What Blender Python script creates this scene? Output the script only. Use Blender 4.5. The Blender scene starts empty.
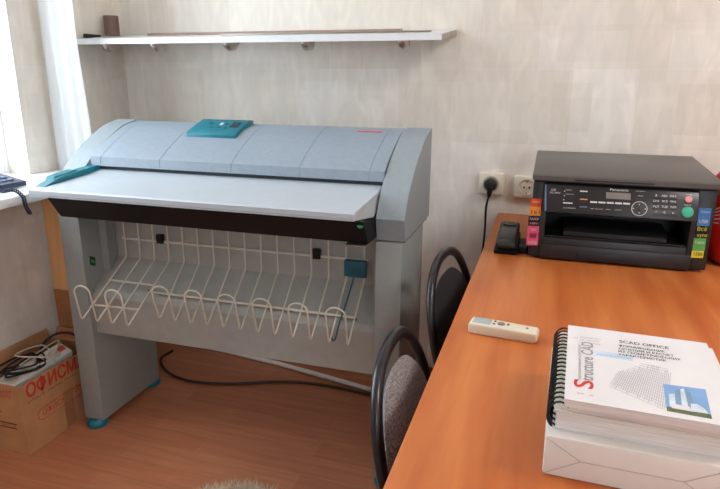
import bpy, bmesh, math, random
from mathutils import Vector, Matrix
random.seed(7)
S = bpy.context.scene
COL = S.collection
V = Vector
# ---------------------------------------------------------------- camera calibration
F, PITCH, YAW, ROLL = 598.67, math.radians(15.742), math.radians(-17.334), math.radians(.2946)
CAM = V((0, -2.266, 1.25))
W = V((math.sin(YAW)*math.cos(PITCH), math.cos(YAW)*math.cos(PITCH), -math.sin(PITCH)))
RT = V((math.cos(YAW), -math.sin(YAW), 0)); UP = RT.cross(W)
R_ = RT*math.cos(ROLL)+UP*math.sin(ROLL); U_ = -RT*math.sin(ROLL)+UP*math.cos(ROLL)
def ray(x, y): return R_*((x-360)/F) - U_*((y-244.5)/F) + W
def onz(x, y, z): d = ray(x, y); return CAM + d*((z-CAM.z)/d.z)
def ony(x, y, Y): d = ray(x, y); return CAM + d*((Y-CAM.y)/d.y)
def onx(x, y, X): d = ray(x, y); return CAM + d*((X-CAM.x)/d.x)
def onpl(x, y, p, n): d = ray(x, y); return CAM + d*((p-CAM).dot(n)/d.dot(n))

# ---------------------------------------------------------------- materials
def lin(c):
    return tuple(((v/255)/12.92 if v/255 <= .04045 else ((v/255+.055)/1.055)**2.4) for v in c)
def mat(name, rgb, rough=.5, var=.04, scale=30, bump=0, metal=0, spec=.5, bscale=None, stretch=None, rgb2=None, coat=0):
    m = bpy.data.materials.new(name); m.use_nodes = True
    nt = m.node_tree; b = nt.nodes['Principled BSDF']; c = lin(rgb)
    b.inputs['Roughness'].default_value = rough; b.inputs['Metallic'].default_value = metal
    b.inputs['Specular IOR Level'].default_value = spec; b.inputs['Coat Weight'].default_value = coat
    tc = nt.nodes.new('ShaderNodeTexCoord'); mp = nt.nodes.new('ShaderNodeMapping')
    nt.links.new(tc.outputs['Object'], mp.inputs[0])
    if stretch: mp.inputs['Scale'].default_value = stretch
    n = nt.nodes.new('ShaderNodeTexNoise'); n.inputs['Scale'].default_value = scale; n.inputs['Detail'].default_value = 4
    nt.links.new(mp.outputs[0], n.inputs['Vector'])
    mix = nt.nodes.new('ShaderNodeMix'); mix.data_type = 'RGBA'
    a = rgb2 and lin(rgb2) or tuple(max(0, v*(1-var*2)) for v in c)
    e = c if rgb2 else tuple(min(1, v*(1+var*2)) for v in c)
    mix.inputs[6].default_value = (*a, 1); mix.inputs[7].default_value = (*e, 1)
    cr = nt.nodes.new('ShaderNodeMapRange'); cr.inputs[1].default_value = .3; cr.inputs[2].default_value = .7
    nt.links.new(n.outputs['Fac'], cr.inputs[0]); nt.links.new(cr.outputs[0], mix.inputs[0]); nt.links.new(mix.outputs[2], b.inputs['Base Color'])
    if bump:
        n2 = nt.nodes.new('ShaderNodeTexNoise'); n2.inputs['Scale'].default_value = bscale or scale*4
        nt.links.new(mp.outputs[0], n2.inputs['Vector'])
        bp = nt.nodes.new('ShaderNodeBump'); bp.inputs['Strength'].default_value = bump; bp.inputs['Distance'].default_value = .002
        nt.links.new(n2.outputs['Fac'], bp.inputs['Height']); nt.links.new(bp.outputs[0], b.inputs['Normal'])
    return m

def wallpaper():
    m = bpy.data.materials.new('wallpaper'); m.use_nodes = True; nt = m.node_tree; N = nt.nodes.new; L = nt.links.new
    b = nt.nodes['Principled BSDF']; b.inputs['Roughness'].default_value = .6; b.inputs['Specular IOR Level'].default_value = .3
    g = N('ShaderNodeNewGeometry'); sx = N('ShaderNodeSeparateXYZ'); L(g.outputs['Position'], sx.inputs[0])
    ad = N('ShaderNodeMath'); ad.operation = 'ADD'; L(sx.outputs[0], ad.inputs[0]); L(sx.outputs[1], ad.inputs[1])
    cb = N('ShaderNodeCombineXYZ'); L(ad.outputs[0], cb.inputs[0]); L(sx.outputs[2], cb.inputs[1])
    def brick(loc, w, h, off, c1, c2, mo, ms):
        mp = N('ShaderNodeMapping'); mp.inputs['Location'].default_value = (*loc, 0); L(cb.outputs[0], mp.inputs[0])
        br = N('ShaderNodeTexBrick'); L(mp.outputs[0], br.inputs['Vector']); br.inputs['Scale'].default_value = 1
        br.inputs['Color1'].default_value = (*c1, 1); br.inputs['Color2'].default_value = (*c2, 1); br.inputs['Mortar'].default_value = (*mo, 1)
        br.inputs['Brick Width'].default_value = w; br.inputs['Row Height'].default_value = h; br.offset = off; br.inputs['Mortar Size'].default_value = ms; br.inputs['Mortar Smooth'].default_value = 1
        br.squash = .7; br.squash_frequency = 3
        return br
    def mul(a, b_):
        x = N('ShaderNodeMix'); x.data_type = 'RGBA'; x.blend_type = 'MULTIPLY'; x.inputs[0].default_value = 1; L(a, x.inputs[6]); L(b_, x.inputs[7]); return x.outputs[2]
    b1 = brick((.03, .05), .21, .265, .42, lin((243, 237, 228)), lin((234, 226, 213)), lin((241, 236, 228)), .002)
    b2 = brick((.11, .13), .135, .17, .31, (1, 1, 1), (.935, .92, .90), (.985, .98, .972), .0012)
    b3 = brick((.31, .02), .34, .12, .23, (1, 1, 1), (.955, .945, .935), (.985, .98, .975), .001)
    def strokes(rot, seed):
        mp = N('ShaderNodeMapping'); mp.inputs['Rotation'].default_value = (0, 0, rot); mp.inputs['Scale'].default_value = (12, 4.2, 1); mp.inputs['Location'].default_value = (seed, 0, 0); L(cb.outputs[0], mp.inputs[0])
        no = N('ShaderNodeTexNoise'); no.inputs['Scale'].default_value = 1.5; no.inputs['Detail'].default_value = 2.5; no.inputs['Distortion'].default_value = 1.0; L(mp.outputs[0], no.inputs['Vector'])
        return no.outputs['Fac']
    sel = brick((.0, .09), .27, .21, .5, (0, 0, 0), (1, 1, 1), (.5, .5, .5), .01)
    mx = N('ShaderNodeMix'); mx.data_type = 'FLOAT'; L(sel.outputs['Color'], mx.inputs[0]); L(strokes(.85, 0), mx.inputs[2]); L(strokes(-.7, 7), mx.inputs[3])
    mr = N('ShaderNodeMapRange'); mr.inputs[1].default_value = .42; mr.inputs[2].default_value = .72; mr.inputs[3].default_value = .945; mr.inputs[4].default_value = 1.075; L(mx.outputs[0], mr.inputs[0])
    L(mul(mul(mul(b1.outputs['Color'], b2.outputs['Color']), b3.outputs['Color']), mr.outputs[0]), b.inputs['Base Color'])
    bp = N('ShaderNodeBump'); bp.inputs['Strength'].default_value = .12; bp.inputs['Distance'].default_value = .002; L(mx.outputs[0], bp.inputs['Height']); L(bp.outputs[0], b.inputs['Normal'])
    return m
def floorboards():
    m = bpy.data.materials.new('laminate_floor'); m.use_nodes = True; nt = m.node_tree; N = nt.nodes.new; L = nt.links.new
    b = nt.nodes['Principled BSDF']; b.inputs['Roughness'].default_value = .42
    g = N('ShaderNodeNewGeometry')
    mp0 = N('ShaderNodeMapping'); mp0.inputs['Location'].default_value = (.45, .055, 0); L(g.outputs['Position'], mp0.inputs[0])
    br = N('ShaderNodeTexBrick'); L(mp0.outputs[0], br.inputs['Vector']); br.inputs['Scale'].default_value = 1
    br.inputs['Color1'].default_value = (*lin((196, 126, 90)), 1); br.inputs['Color2'].default_value = (*lin((182, 112, 78)), 1); br.inputs['Mortar'].default_value = (*lin((196, 132, 98)), 1)
    br.inputs['Brick Width'].default_value = .62; br.inputs['Row Height'].default_value = .096; br.inputs['Mortar Size'].default_value = .0012; br.offset = .37
    mp = N('ShaderNodeMapping'); mp.inputs['Scale'].default_value = (1.6, 20, 1); L(g.outputs['Position'], mp.inputs[0])
    no = N('ShaderNodeTexNoise'); no.inputs['Scale'].default_value = 2.2; no.inputs['Detail'].default_value = 5; no.inputs['Distortion'].default_value = .8; L(mp.outputs[0], no.inputs['Vector'])
    mr = N('ShaderNodeMapRange'); mr.inputs[1].default_value = .3; mr.inputs[2].default_value = .7; mr.inputs[3].default_value = .84; mr.inputs[4].default_value = 1.1; L(no.outputs['Fac'], mr.inputs[0])
    m2 = N('ShaderNodeMix'); m2.data_type = 'RGBA'; m2.blend_type = 'MULTIPLY'; m2.inputs[0].default_value = 1; L(br.outputs['Color'], m2.inputs[6]); L(mr.outputs[0], m2.inputs[7]); L(m2.outputs[2], b.inputs['Base Color'])
    return m
M = dict(
    wall=wallpaper(), floor=floorboards(),
    ceil=mat('ceiling_paint', (240, 238, 234), .8), skirting=mat('dark_skirting', (92, 56, 38), .5, .1, 12, stretch=(1, 8, 8)),
    white_pvc=mat('white_window_plastic', (242, 243, 244), .35, .01), sill=mat('white_sill_plastic', (240, 239, 237), .35, .015),
    grey=mat('scanner_grey_plastic', (144, 154, 158), .48, .02, 60, .05, bscale=900), hood=mat('scanner_hood_plastic', (142, 154, 165), .45, .02, 60, .05, bscale=900),
    leggrey=mat('scanner_stand_paint', (148, 152, 149), .55, .02, 40), cavity=mat('scanner_stand_panel', (160, 159, 152), .6, .03, 25),
    table=mat('scanner_feed_table', (184, 191, 197), .42, .012), black=mat('black_plastic', (17, 16, 18), .5, .06, 40, spec=.3),
    seam=mat('dark_gap', (48, 54, 58), .7), teal=mat('teal_plastic', (6, 114, 130), .4, .04), dteal=mat('dark_teal_plastic', (10, 84, 100), .45, .04),
    wire=mat('cream_coated_wire', (214, 206, 190), .4, .03), green=mat('green_mark', (70, 165, 110), .45), dgreen=mat('dark_green_mark', (20, 80, 55), .5),
    red=mat('red_print', (206, 84, 74), .55), rust=mat('rust_red_strip', (150, 92, 76), .7, .15, 60),
    shelf=mat('white_shelf_laminate', (222, 222, 222), .4, .012), shelfedge=mat('shelf_raw_end', (172, 160, 148), .6, .05), chrome=mat('brushed_nickel', (190, 182, 172), .3, .04, metal=.85),
    brownpipe=mat('brown_tube', (112, 84, 74), .5, .1, 20), slat=mat('brown_wood_slat', (160, 132, 116), .6, .1, 10, stretch=(1, 20, 20)),
    desk=mat('beech_laminate', (206, 122, 62), .40, .07, 3.0, stretch=(7, .7, 7), rgb2=(176, 86, 34), spec=.4), deskedge=mat('beech_edge', (206, 128, 74), .45, .05, 10),
    mfp=mat('printer_black_plastic', (34, 33, 35), .42, .05, 60, .05, bscale=1200), mfplid=mat('printer_lid_plastic', (84, 79, 75), .38, .04, 60, .06, bscale=1200),
    gloss=mat('glossy_black_panel', (30, 28, 28), .3, .03), mfpdeep=mat('printer_recess_plastic', (20, 20, 22), .5), lcd=mat('grey_lcd', (128, 120, 114), .25, .03),
    print=mat('white_print', (214, 212, 210), .5, .01), orange=mat('orange_print', (236, 150, 52), .5), blueprint=mat('blue_print', (60, 130, 196), .5), pink=mat('pink_print', (226, 84, 128), .5), pinkbtn=mat('pink_button', (226, 150, 150), .4),
    redst=mat('red_sticker', (222, 74, 58), .5), yel=mat('yellow_print', (226, 208, 52), .5), grst=mat('green_print', (84, 166, 78), .5), greenbtn=mat('green_button', (56, 168, 136), .38), slate=mat('slate_blue_strip', (92, 112, 150), .35),
    socket=mat('cream_socket_plastic', (232, 222, 202), .35, .015), socketin=mat('socket_well', (206, 196, 178), .45), metal=mat('steel', (170, 165, 160), .3, metal=.9), rubber=mat('black_rubber', (18, 17, 18), .5, .05),
    chairtube=mat('black_enamel_tube', (30, 31, 36), .28, .05), fabric=mat('grey_tweed', (176, 166, 164), .95, .3, 230, .8, bscale=500, rgb2=(104, 97, 96)), dfabric=mat('black_fabric', (33, 29, 31), .95, .15, 300, .6, bscale=600), dark=mat('seat_shell', (28, 27, 28), .6),
    remote=mat('ivory_plastic', (224, 214, 192), .42, .015), rbtn=mat('grey_rubber_key', (128, 120, 108), .5), rlcd=mat('pale_lcd', (166, 178, 176), .2, .02),
    paper=mat('white_paper', (224, 220, 219), .75, .008), pages=mat('paper_block', (224, 218, 213), .85, .07, 16, .25, stretch=(1, 1, 60)), ream=mat('ream_wrapper', (228, 222, 214), .6, .01), fold=mat('wrapper_fold', (190, 182, 172), .7), cardcream=mat('cream_card', (228, 222, 206), .6),
    grprint=mat('grey_print', (150, 146, 148), .7), ltgr=mat('pale_grey_print', (186, 182, 184), .7), dkprint=mat('dark_print', (64, 60, 62), .6), ltblue=mat('pale_blue_print', (196, 214, 228), .6), sky=mat('printed_sky', (122, 164, 208), .5, .06, 20), tower=mat('printed_tower', (206, 216, 224), .5, .08, 60), tower2=mat('printed_tower_shade', (120, 150, 178), .5), grass=mat('printed_foliage', (96, 104, 70), .6, .15, 200), redlogo=mat('red_logo', (208, 52, 50), .55),
    card=mat('brown_cardboard', (188, 136, 92), .8, .05, 18, .15, bscale=120), cardin=mat('cardboard_inside', (160, 116, 82), .85, .06, 18), cardred=mat('red_ink_on_cardboard', (196, 62, 42), .75, .08, 60), cardbr=mat('brown_ink_on_cardboard', (112, 62, 42), .8), tape=mat('brown_tape', (160, 112, 78), .4),
    whitepl=mat('white_plastic', (226, 222, 214), .4, .02), cable=mat('black_cable', (20, 18, 18), .5), wcable=mat('white_cable', (214, 206, 194), .5), brcable=mat('brown_cable', (58, 36, 28), .55),
    phone=mat('navy_phone_plastic', (44, 52, 76), .45, .05), phonekey=mat('slate_phone_key', (92, 104, 132), .45), cord=mat('navy_cord', (46, 54, 78), .5),
    board=mat('light_wood_board', (228, 174, 118), .6, .06, 6, stretch=(6, 6, .6)), carton=mat('old_carton', (172, 114, 72), .85, .06, 14),
    bag=mat('red_plastic_bag', (214, 34, 30), .3, .06, 14, .25, bscale=30), pile=mat('cream_wool', (206, 186, 160), .95, .12, 60), strip=mat('grey_trim_strip', (232, 224, 218), .5),
    lamp=mat('fill_lamp_housing', (236, 236, 234), .5),
)

# ---------------------------------------------------------------- mesh helpers
class MB:
    def __init__(s): s.bm = bmesh.new()
    def _m(s, vs, mi):
        if mi:
            for f in {f for v in vs for f in v.link_faces}: f.material_index = mi
    def box(s, a, b, bev=0, seg=2, mi=0, mtx=None):
        r = bmesh.ops.create_cube(s.bm, size=1); vs = r['verts']
        a, b = V(a), V(b)
        for v in vs: v.co = V((a[i]+(b[i]-a[i])*(v.co[i]+.5) for i in range(3)))
        s._m(vs, mi)
        if bev:
            es = list({e for v in vs for e in v.link_edges})
            rr = bmesh.ops.bevel(s.bm, geom=es, offset=bev, segments=seg, affect='EDGES', profile=.5)
            vs = list({v for v in rr['verts']} | {v for v in vs if v.is_valid})
        if mtx: bmesh.ops.transform(s.bm, matrix=mtx, verts=[v for v in vs if v.is_valid])
        return s
    def prism(s, pts, axis, a, b, bev=0, seg=2):
        """extrude polygon (two coords) along axis from a to b; pts in remaining axes order"""
        def mk(p, t):
            c = list(p); c.insert('xyz'.index(axis), t); return V(c)
        va = [s.bm.verts.new(mk(p, a)) for p in pts]; vb = [s.bm.verts.new(mk(p, b)) for p in pts]
        n = len(pts); fs = [s.bm.faces.new(va), s.bm.faces.new(vb[::-1])]
        for i in range(n): fs.append(s.bm.faces.new((va[i], vb[i], vb[(i+1) % n], va[(i+1) % n])))
        bmesh.ops.recalc_face_normals(s.bm, faces=fs)
        if bev:
            es = [e for e in fs[0].edges]+[e for e in fs[1].edges]
            bmesh.ops.bevel(s.bm, geom=es, offset=bev, segments=seg, affect='EDGES', profile=.5)
        return s
    def quad(s, pts):
        s.bm.faces.new([s.bm.verts.new(V(p)) for p in pts]); return s
    def slab(s, pts, off):
        """flat outline with a real thickness off (vector)"""
        off = V(off); va = [s.bm.verts.new(V(p)) for p in pts]; vb = [s.bm.verts.new(V(p)+off) for p in pts]; n = len(va)
        fs = [s.bm.faces.new(va), s.bm.faces.new(vb[::-1])]
        for i in range(n): fs.append(s.bm.faces.new((va[i], vb[i], vb[(i+1) % n], va[(i+1) % n])))
        bmesh.ops.recalc_face_normals(s.bm, faces=fs); return s
    def tube(s, pts, r, n=8, closed=False, r2=None, side=None):
        pts = [V(p) for p in pts]; rings = []; m = len(pts); prev = None
        for i, p in enumerate(pts):
            a = pts[(i-1) % m] if (closed or i > 0) else p; b = pts[(i+1) % m] if (closed or i < m-1) else p
            t = (b-a).normalized()
            if side is not None: u = (V(side)-t*t.dot(V(side))).normalized()
            elif prev is None:
                u = t.orthogonal().normalized()
            else:
                u = (prev-t*t.dot(prev)); u = u.normalized() if u.length > 1e-6 else t.orthogonal().normalized()
            prev = u; w = t.cross(u); rr = r[i] if isinstance(r, (list, tuple)) else r
            rings.append([s.bm.verts.new(p+u*math.cos(2*math.pi*k/n)*rr+w*math.sin(2*math.pi*k/n)*(r2 or rr)) for k in range(n)])
        for i in range(m if closed else m-1):
            A, B = rings[i], rings[(i+1) % m]
            for k in range(n): s.bm.faces.new((A[k], A[(k+1) % n], B[(k+1) % n], B[k]))
        if not closed: s.bm.faces.new(rings[0][::-1]); s.bm.faces.new(rings[-1])
        return s
    def lathe(s, prof, c=(0, 0, 0), n=24, mtx=None):
        c = V(c); rings = []; new = []
        for r, z in prof:
            ring = [s.bm.verts.new(V((r*math.cos(2*math.pi*k/n), r*math.sin(2*math.pi*k/n), z))) for k in range(n)]; rings.append(ring); new += ring
        for A, B in zip(rings, rings[1:]):
            for k in range(n): s.bm.faces.new((A[k], A[(k+1) % n], B[(k+1) % n], B[k]))
        if prof[0][0] > 0: s.bm.faces.new(rings[0][::-1])
        if prof[-1][0] > 0: s.bm.faces.new(rings[-1])
        if mtx: bmesh.ops.transform(s.bm, matrix=mtx, verts=new)
        for v in new: v.co += c
        return s
    def text(s, t, A, B, up, h, n, off=.0004, bold=0):
        """lettering from baseline point A to B, height h along up, laid on a surface of normal n"""
        cu = bpy.data.curves.new('tmp', 'FONT'); cu.body = t; cu.resolution_u = 3
        o = bpy.data.objects.new('tmp', cu); COL.objects.link(o)
        me = bpy.data.meshes.new_from_object(o.evaluated_get(bpy.context.evaluated_depsgraph_get()))
        bpy.data.objects.remove(o); bpy.data.curves.remove(cu)
        if not me.vertices: return s
        x0 = min(v.co.x for v in me.vertices); x1 = max(v.co.x for v in me.vertices)
        y0 = 0; y1 = .70
        A, B, up, n = V(A), V(B), V(up).normalized(), V(n).normalized()
        w_ = (B-A).normalized()*h*bold*1.6; uu = up*h*bold*1.2
        for q, sh in enumerate([V((0, 0, 0))] if not bold else [w_*.5+uu*.5, w_*-.5+uu*.5, w_*.5-uu*.5, w_*-.5-uu*.5]):     # heavier strokes
            vm = [s.bm.verts.new(A+(B-A)*((v.co.x-x0)/(x1-x0))+up*(v.co.y-y0)/(y1-y0)*h+n*(off+q*.00004)+sh) for v in me.vertices]
            for p in me.polygons:
                try: s.bm.faces.new([vm[i] for i in p.vertices])
                except ValueError: pass
        bpy.data.meshes.remove(me); return s
    def build(s, name, m, parent=None, smooth=40):
        bmesh.ops.recalc_face_normals(s.bm, faces=s.bm.faces[:]) if not getattr(s, 'keep', False) else None
        me = bpy.data.meshes.new(name); s.bm.to_mesh(me); s.bm.free()
        for x in (m if isinstance(m, (list, tuple)) else [m]): me.materials.append(x)
        for p in me.polygons: p.use_smooth = True
        me.set_sharp_from_angle(angle=math.radians(smooth))
        o = bpy.data.objects.new(name, me); COL.objects.link(o)
        if parent is not None:
            r = parent
            while r.parent: r = r.parent
            me.transform(Matrix.Translation(-r.location)); o.parent = parent
        return o
def thing(name, loc, label, cat, group=None):
    o = bpy.data.objects.new(name, None); COL.objects.link(o); o.location = loc; o.empty_display_size = .05
    return tag(o, label, cat, group)
def tag(o, label, cat, group=None, kind=None):
    o['label'] = label; o['category'] = cat
    if group: o['group'] = group
    if kind: o['kind'] = kind
    return o
def struct(name, mb, m, label, cat, **k):
    o = mb.build(name, m, **k); return tag(o, label, cat, kind='structure')
def copy_tree(o, parent=None):
    c = o.copy(); COL.objects.link(c)
    if parent is not None: c.parent = parent
    for ch in list(o.children): copy_tree(ch, c)
    return c
def spline(pts, n=8):
    pts = [V(p) for p in pts]; out = []
    for i in range(len(pts)-1):
        p0 = pts[max(i-1, 0)]; p1 = pts[i]; p2 = pts[i+1]; p3 = pts[min(i+2, len(pts)-1)]
        for k in range(n):
            t = k/n; out.append(.5*((2*p1)+(p2-p0)*t+(2*p0-5*p1+4*p2-p3)*t*t+(3*p1-p0-3*p2+p3)*t**3))
    out.append(pts[-1]); return out
X0, YW, CEIL, XR, YF = -1.795, .03, 2.7, 4.2, -5.2      # left wall, back wall, ceiling, right wall, front wall
DZ = .75                                                # desk top

# ---------------------------------------------------------------- room
struct('floor', MB().box((X0-.3, YF-.2, -.05), (XR+.2, YW+.2, 0)), M['floor'], 'reddish brown laminate floor of narrow boards', 'floor')
struct('ceiling', MB().box((X0-.3, YF-.2, CEIL), (XR+.2, YW+.2, CEIL+.05)), M['ceil'], 'white ceiling of the office', 'ceiling')
struct('wall_back', MB().box((X0-.3, YW, 0), (XR+.2, YW+.15, CEIL)), M['wall'], 'cream wallpapered wall behind scanner and desk', 'wall')
struct('wall_right', MB().box((XR, YF, 0), (XR+.15, YW, CEIL)), M['wall'], 'cream wall on the right of the office', 'wall')
# left wall with a splayed window opening: room-side edges y -.25 .. -2.35, frame y -.36 .. -2.24
ZS, ZT = .845, 2.645
wl = MB()
wl.box((X0-.25, YF, 0), (X0, YW, ZS)).box((X0-.25, YF, ZT), (X0, YW, CEIL))
wl.prism([(X0, YW), (X0, -.25), (-1.9, -.31), (-1.9, -.455), (-2.045, -.455), (-2.045, YW)], 'z', ZS, ZT)
wl.prism([(X0, YF), (X0, -1.66), (-2.0, -1.55), (-2.045, -1.55), (-2.045, YF)], 'z', ZS, ZT)
struct('wall_left', wl, M['wall'], 'wallpapered wall around the window, left of the scanner', 'wall')
# front wall behind the camera with a wide opening for a second window, added for fill light
wf = MB()
WX0, WX1 = .6, 2.2
wf.box((X0, YF-.15, 0), (XR, YF, .9)).box((X0, YF-.15, 2.3), (XR, YF, CEIL)).box((X0, YF-.15, .9), (WX0, YF, 2.3)).box((WX1, YF-.15, .9), (XR, YF, 2.3))
struct('wall_front', wf, M['wall'], 'wall facing the scanner, with an added window opening', 'wall')
def window(name, axis, p, a0, a1, z0, z1, label):
    """frame with a mullion and a pane, in the plane x = p or y = p"""
    def bx(mb, u0, u1, w0, w1, d0, d1, bev=.004):
        if axis == 'x': mb.box((p+d0, u0, w0), (p+d1, u1, w1), bev)
        else: mb.box((u0, p+d0, w0), (u1, p+d1, w1), bev)
        return mb
    r = thing(name, (p if axis == 'x' else (a0+a1)/2, (a0+a1)/2 if axis == 'x' else p, z0), label, 'window'); r['kind'] = 'structure'
    fm = MB()
    for u0, u1, w0, w1 in ((a0, a0+.06, z0, z1), (a1-.034, a1, z0, z1), (a0+.06, a1-.034, z0, z0+.06), (a0+.06, a1-.034, z1-.06, z1)): bx(fm, u0, u1, w0, w1, -.03, .03)
    mid = (a0+a1)/2; bx(fm, mid-.04, mid+.04, z0+.06, z1-.06, -.03, .03)
    fm.build('window_frame', M['white_pvc'], r)
    g = bpy.data.materials.get('window_glass')
    if not g:
        g = bpy.data.materials.new('window_glass'); g.use_nodes = True; nt = g.node_tree
        b = nt.nodes['Principled BSDF']; tr = nt.nodes.new('ShaderNodeBsdfTransparent'); gl = nt.nodes.new('ShaderNodeBsdfGlossy'); gl.inputs['Roughness'].default_value = .02
        mx = nt.nodes.new('ShaderNodeMixShader'); mx.inputs[0].default_value = .06; nt.nodes.remove(b)
        nt.links.new(tr.outputs[0], mx.inputs[1]); nt.links.new(gl.outputs[0], mx.inputs[2]); nt.links.new(mx.outputs[0], nt.nodes['Material Output'].inputs[0])
    for u0, u1 in ((a0+.055, mid-.035), (mid+.035, a1-.03)):
        bx(MB(), u0, u1, z0+.055, z1-.055, -.004, .004, 0).build('pane', g, r)
    return r
window('window_1', 'x', -2.03, -1.565, -.44, ZS+.03, ZT, 'bright white window above the sill, left of the scanner')
window('fill_window', 'y', YF-.07, WX0, WX1, .9, 2.3, 'added unseen white window in the wall behind the viewer')  # unseen window, added to let fill daylight in from behind the camera
struct('trim_1', MB().box((-2.0, -1.9, ZS), (-1.595, -.457, ZS+.032), .006).prism([(-1.899, -.4565), (-1.899, -.312), (X0+.002, -.252), (-1.66, -.252), (-1.66, -.4565)], 'z', ZS, ZS+.032), M['sill'], 'white window sill under the bright window', 'window sill')
struct('baseboard_back', MB().box((X0, YW-.014, 0), (XR, YW, .06), .003), M['skirting'], 'dark brown skirting board along the back wall', 'skirting board')
struct('baseboard_left', MB().box((X0, YF, 0), (X0+.012, YW-.015, .05), .003), M['skirting'], 'dark brown skirting board along the window wall', 'skirting board')

# white net curtain gathered in the splayed reveal
cm = bpy.data.materials.new('net_curtain'); cm.use_nodes = True; nt = cm.node_tree; b_ = nt.nodes['Principled BSDF']
b_.inputs['Base Color'].default_value = (.93, .93, .93, 1); b_.inputs['Roughness'].default_value = .9
tn = nt.nodes.new('ShaderNodeBsdfTranslucent'); tn.inputs[0].default_value = (.93, .93, .93, 1); ms = nt.nodes.new('ShaderNodeMixShader'); ms.inputs[0].default_value = .2
nz_ = nt.nodes.new('ShaderNodeTexNoise'); nz_.inputs['Scale'].default_value = 300; bp_ = nt.nodes.new('ShaderNodeBump'); bp_.inputs['Strength'].default_value = .1
nt.links.new(nz_.outputs['Fac'], bp_.inputs['Height']); nt.links.new(bp_.outputs[0], b_.inputs['Normal'])
nt.links.new(b_.outputs[0], ms.inputs[1]); nt.links.new(tn.outputs[0], ms.inputs[2]); nt.links.new(ms.outputs[0], nt.nodes['Material Output'].inputs[0])
mb = MB(); c0, c1 = V((-1.878, -.332, 0)), V((-1.685, -.356, 0)); cd_ = (c1-c0).normalized(); cn = V((cd_.y, -cd_.x, 0)); grid = []
for j in range(25):
    z = ZS+.034+(2.62-ZS-.034)*j/24; row = []
    for i in range(61):
        u = i/60; w_ = .006*math.sin(u*2*math.pi*3.5+.35*math.sin(z*3))*(1-.25*j/24)
        row.append(mb.bm.verts.new(c0+(c1-c0)*u*(1+.05*math.sin(z*7+1))+cn*w_+V((0, 0, z))))
    grid.append(row)
for A, B in zip(grid, grid[1:]):
    for i in range(60): mb.bm.faces.new((A[i], A[i+1], B[i+1], B[i]))
bmesh.ops.solidify(mb.bm, geom=mb.bm.faces[:], thickness=.0012)
ctn = thing('net_curtain', (-1.78, -.345, ZS+.033), 'white net curtain drawn aside at the right edge of the window', 'curtain')
mb.build('curtain_cloth', cm, ctn)
MB().box((-1.885, -.368, 2.615), (-1.675, -.318, 2.64), .003).build('curtain_heading', M['white_pvc'], ctn)

# ---------------------------------------------------------------- added ceiling lamps (unseen, put in as fill light for the room)
def fill_lamp(x, y, label, power):
    r = thing('added_ceiling_light', (x, y, CEIL), label, 'ceiling light', 'added ceiling lights')
    MB().box((x-.3, y-.3, CEIL-.06), (x+.3, y+.3, CEIL), .01).build('fill_lamp_housing', M['lamp'], r)
    em = bpy.data.materials.new('fill_lamp_diffuser'); em.use_nodes = True; b = em.node_tree.nodes['Principled BSDF']
    b.inputs['Emission Color'].default_value = (1, .98, .965, 1); b.inputs['Emission Strength'].default_value = power
    MB().box((x-.28, y-.28, CEIL-.07), (x+.28, y+.28, CEIL-.06)).build('diffuser', em, r)
fill_lamp(1.6, -1.2, 'added unseen square white ceiling light above the far end of the desk', 27.0)
fill_lamp(1.3, -2.9, 'added unseen square white ceiling light behind the viewer', 11.0)

# ---------------------------------------------------------------- wide format scanner
XL0, XL1, XR0, XR1 = -1.556, -1.474, -.443, -.36
sc = thing('wide_format_scanner', (-.958, -.55, 0), 'large grey wide format scanner on its stand with white feed table', 'scanner')
for a, b, bk in ((-1.55, -1.468, -.362), (-.443, -.366, -.41)):
    lg = MB().box((a, -.70, .03), (b, bk, .799), .003).build('stand_leg', M['leggrey'], sc)
    for yy in (-.685, bk-.005):
        MB().lathe([(.034, 0), (.037, .006), (.037, .018), (.028, .03)], ((a+b)/2, yy, 0)).build('foot', M['teal'], lg)
pod = [(-.345, .803), (-.689, .803)] + [tuple(p[:2]) for p in spline([(-.704, .867, 0), (-.655, .933, 0), (-.58, .994, 0), (-.50, 1.040, 0), (-.425, 1.073, 0), (-.345, 1.09, 0)], 6)]
for a, b in ((XL0, XL1), (XR0, XR1)):
    MB().prism(pod, 'x', a, b, .002).build('end_housing', M['grey'], sc, smooth=20)
    MB().box((a+.004, -.68, .797), (b-.004, -.36, .805)).build('housing_gap', M['seam'], sc)
hp = [tuple(p[:2]) for p in spline([(-.345, 1.086, 0), (-.42, 1.073, 0), (-.50, 1.041, 0), (-.56, 1.012, 0), (-.607, .984, 0)], 5)]
xs = [XL1+.002, -1.43, -1.20, -.94, -.71, -.49, XR0-.002]
for a, b in zip(xs, xs[1:]):
    MB().prism(hp+[(-.612, .955), (-.59, .950), (-.50, .99), (-.345, 1.0)], 'x', a+.0003, b-.0003, .0008, 1).build('hood_panel', M['hood'], sc, smooth=20)
MB().prism([(y+.006, z-.006) for y, z in hp]+[(-.598, .955), (-.60, .93), (-.345, .90)], 'x', XL1, XR0).build('hood_core', M['seam'], sc)
# red label strip on the hood
def hoodz(y):
    for (y0, z0), (y1, z1) in zip(hp, hp[1:]):
        if y1 <= y <= y0: return z0+(z1-z0)*(y-y0)/(y1-y0)
    return hp[-1][1]
lb = MB(); rl = MB(); ya, yb = -.396, -.408
d = V((0, ya-yb, hoodz(ya)-hoodz(yb)))
lb.slab([(-.592, yb, hoodz(yb)+.0002), (-.51, yb, hoodz(yb)+.0002), (-.51, ya, hoodz(ya)+.0002), (-.592, ya, hoodz(ya)+.0002)], (0, 0, .0006)).build('maker_label', M['red'], sc)
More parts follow.
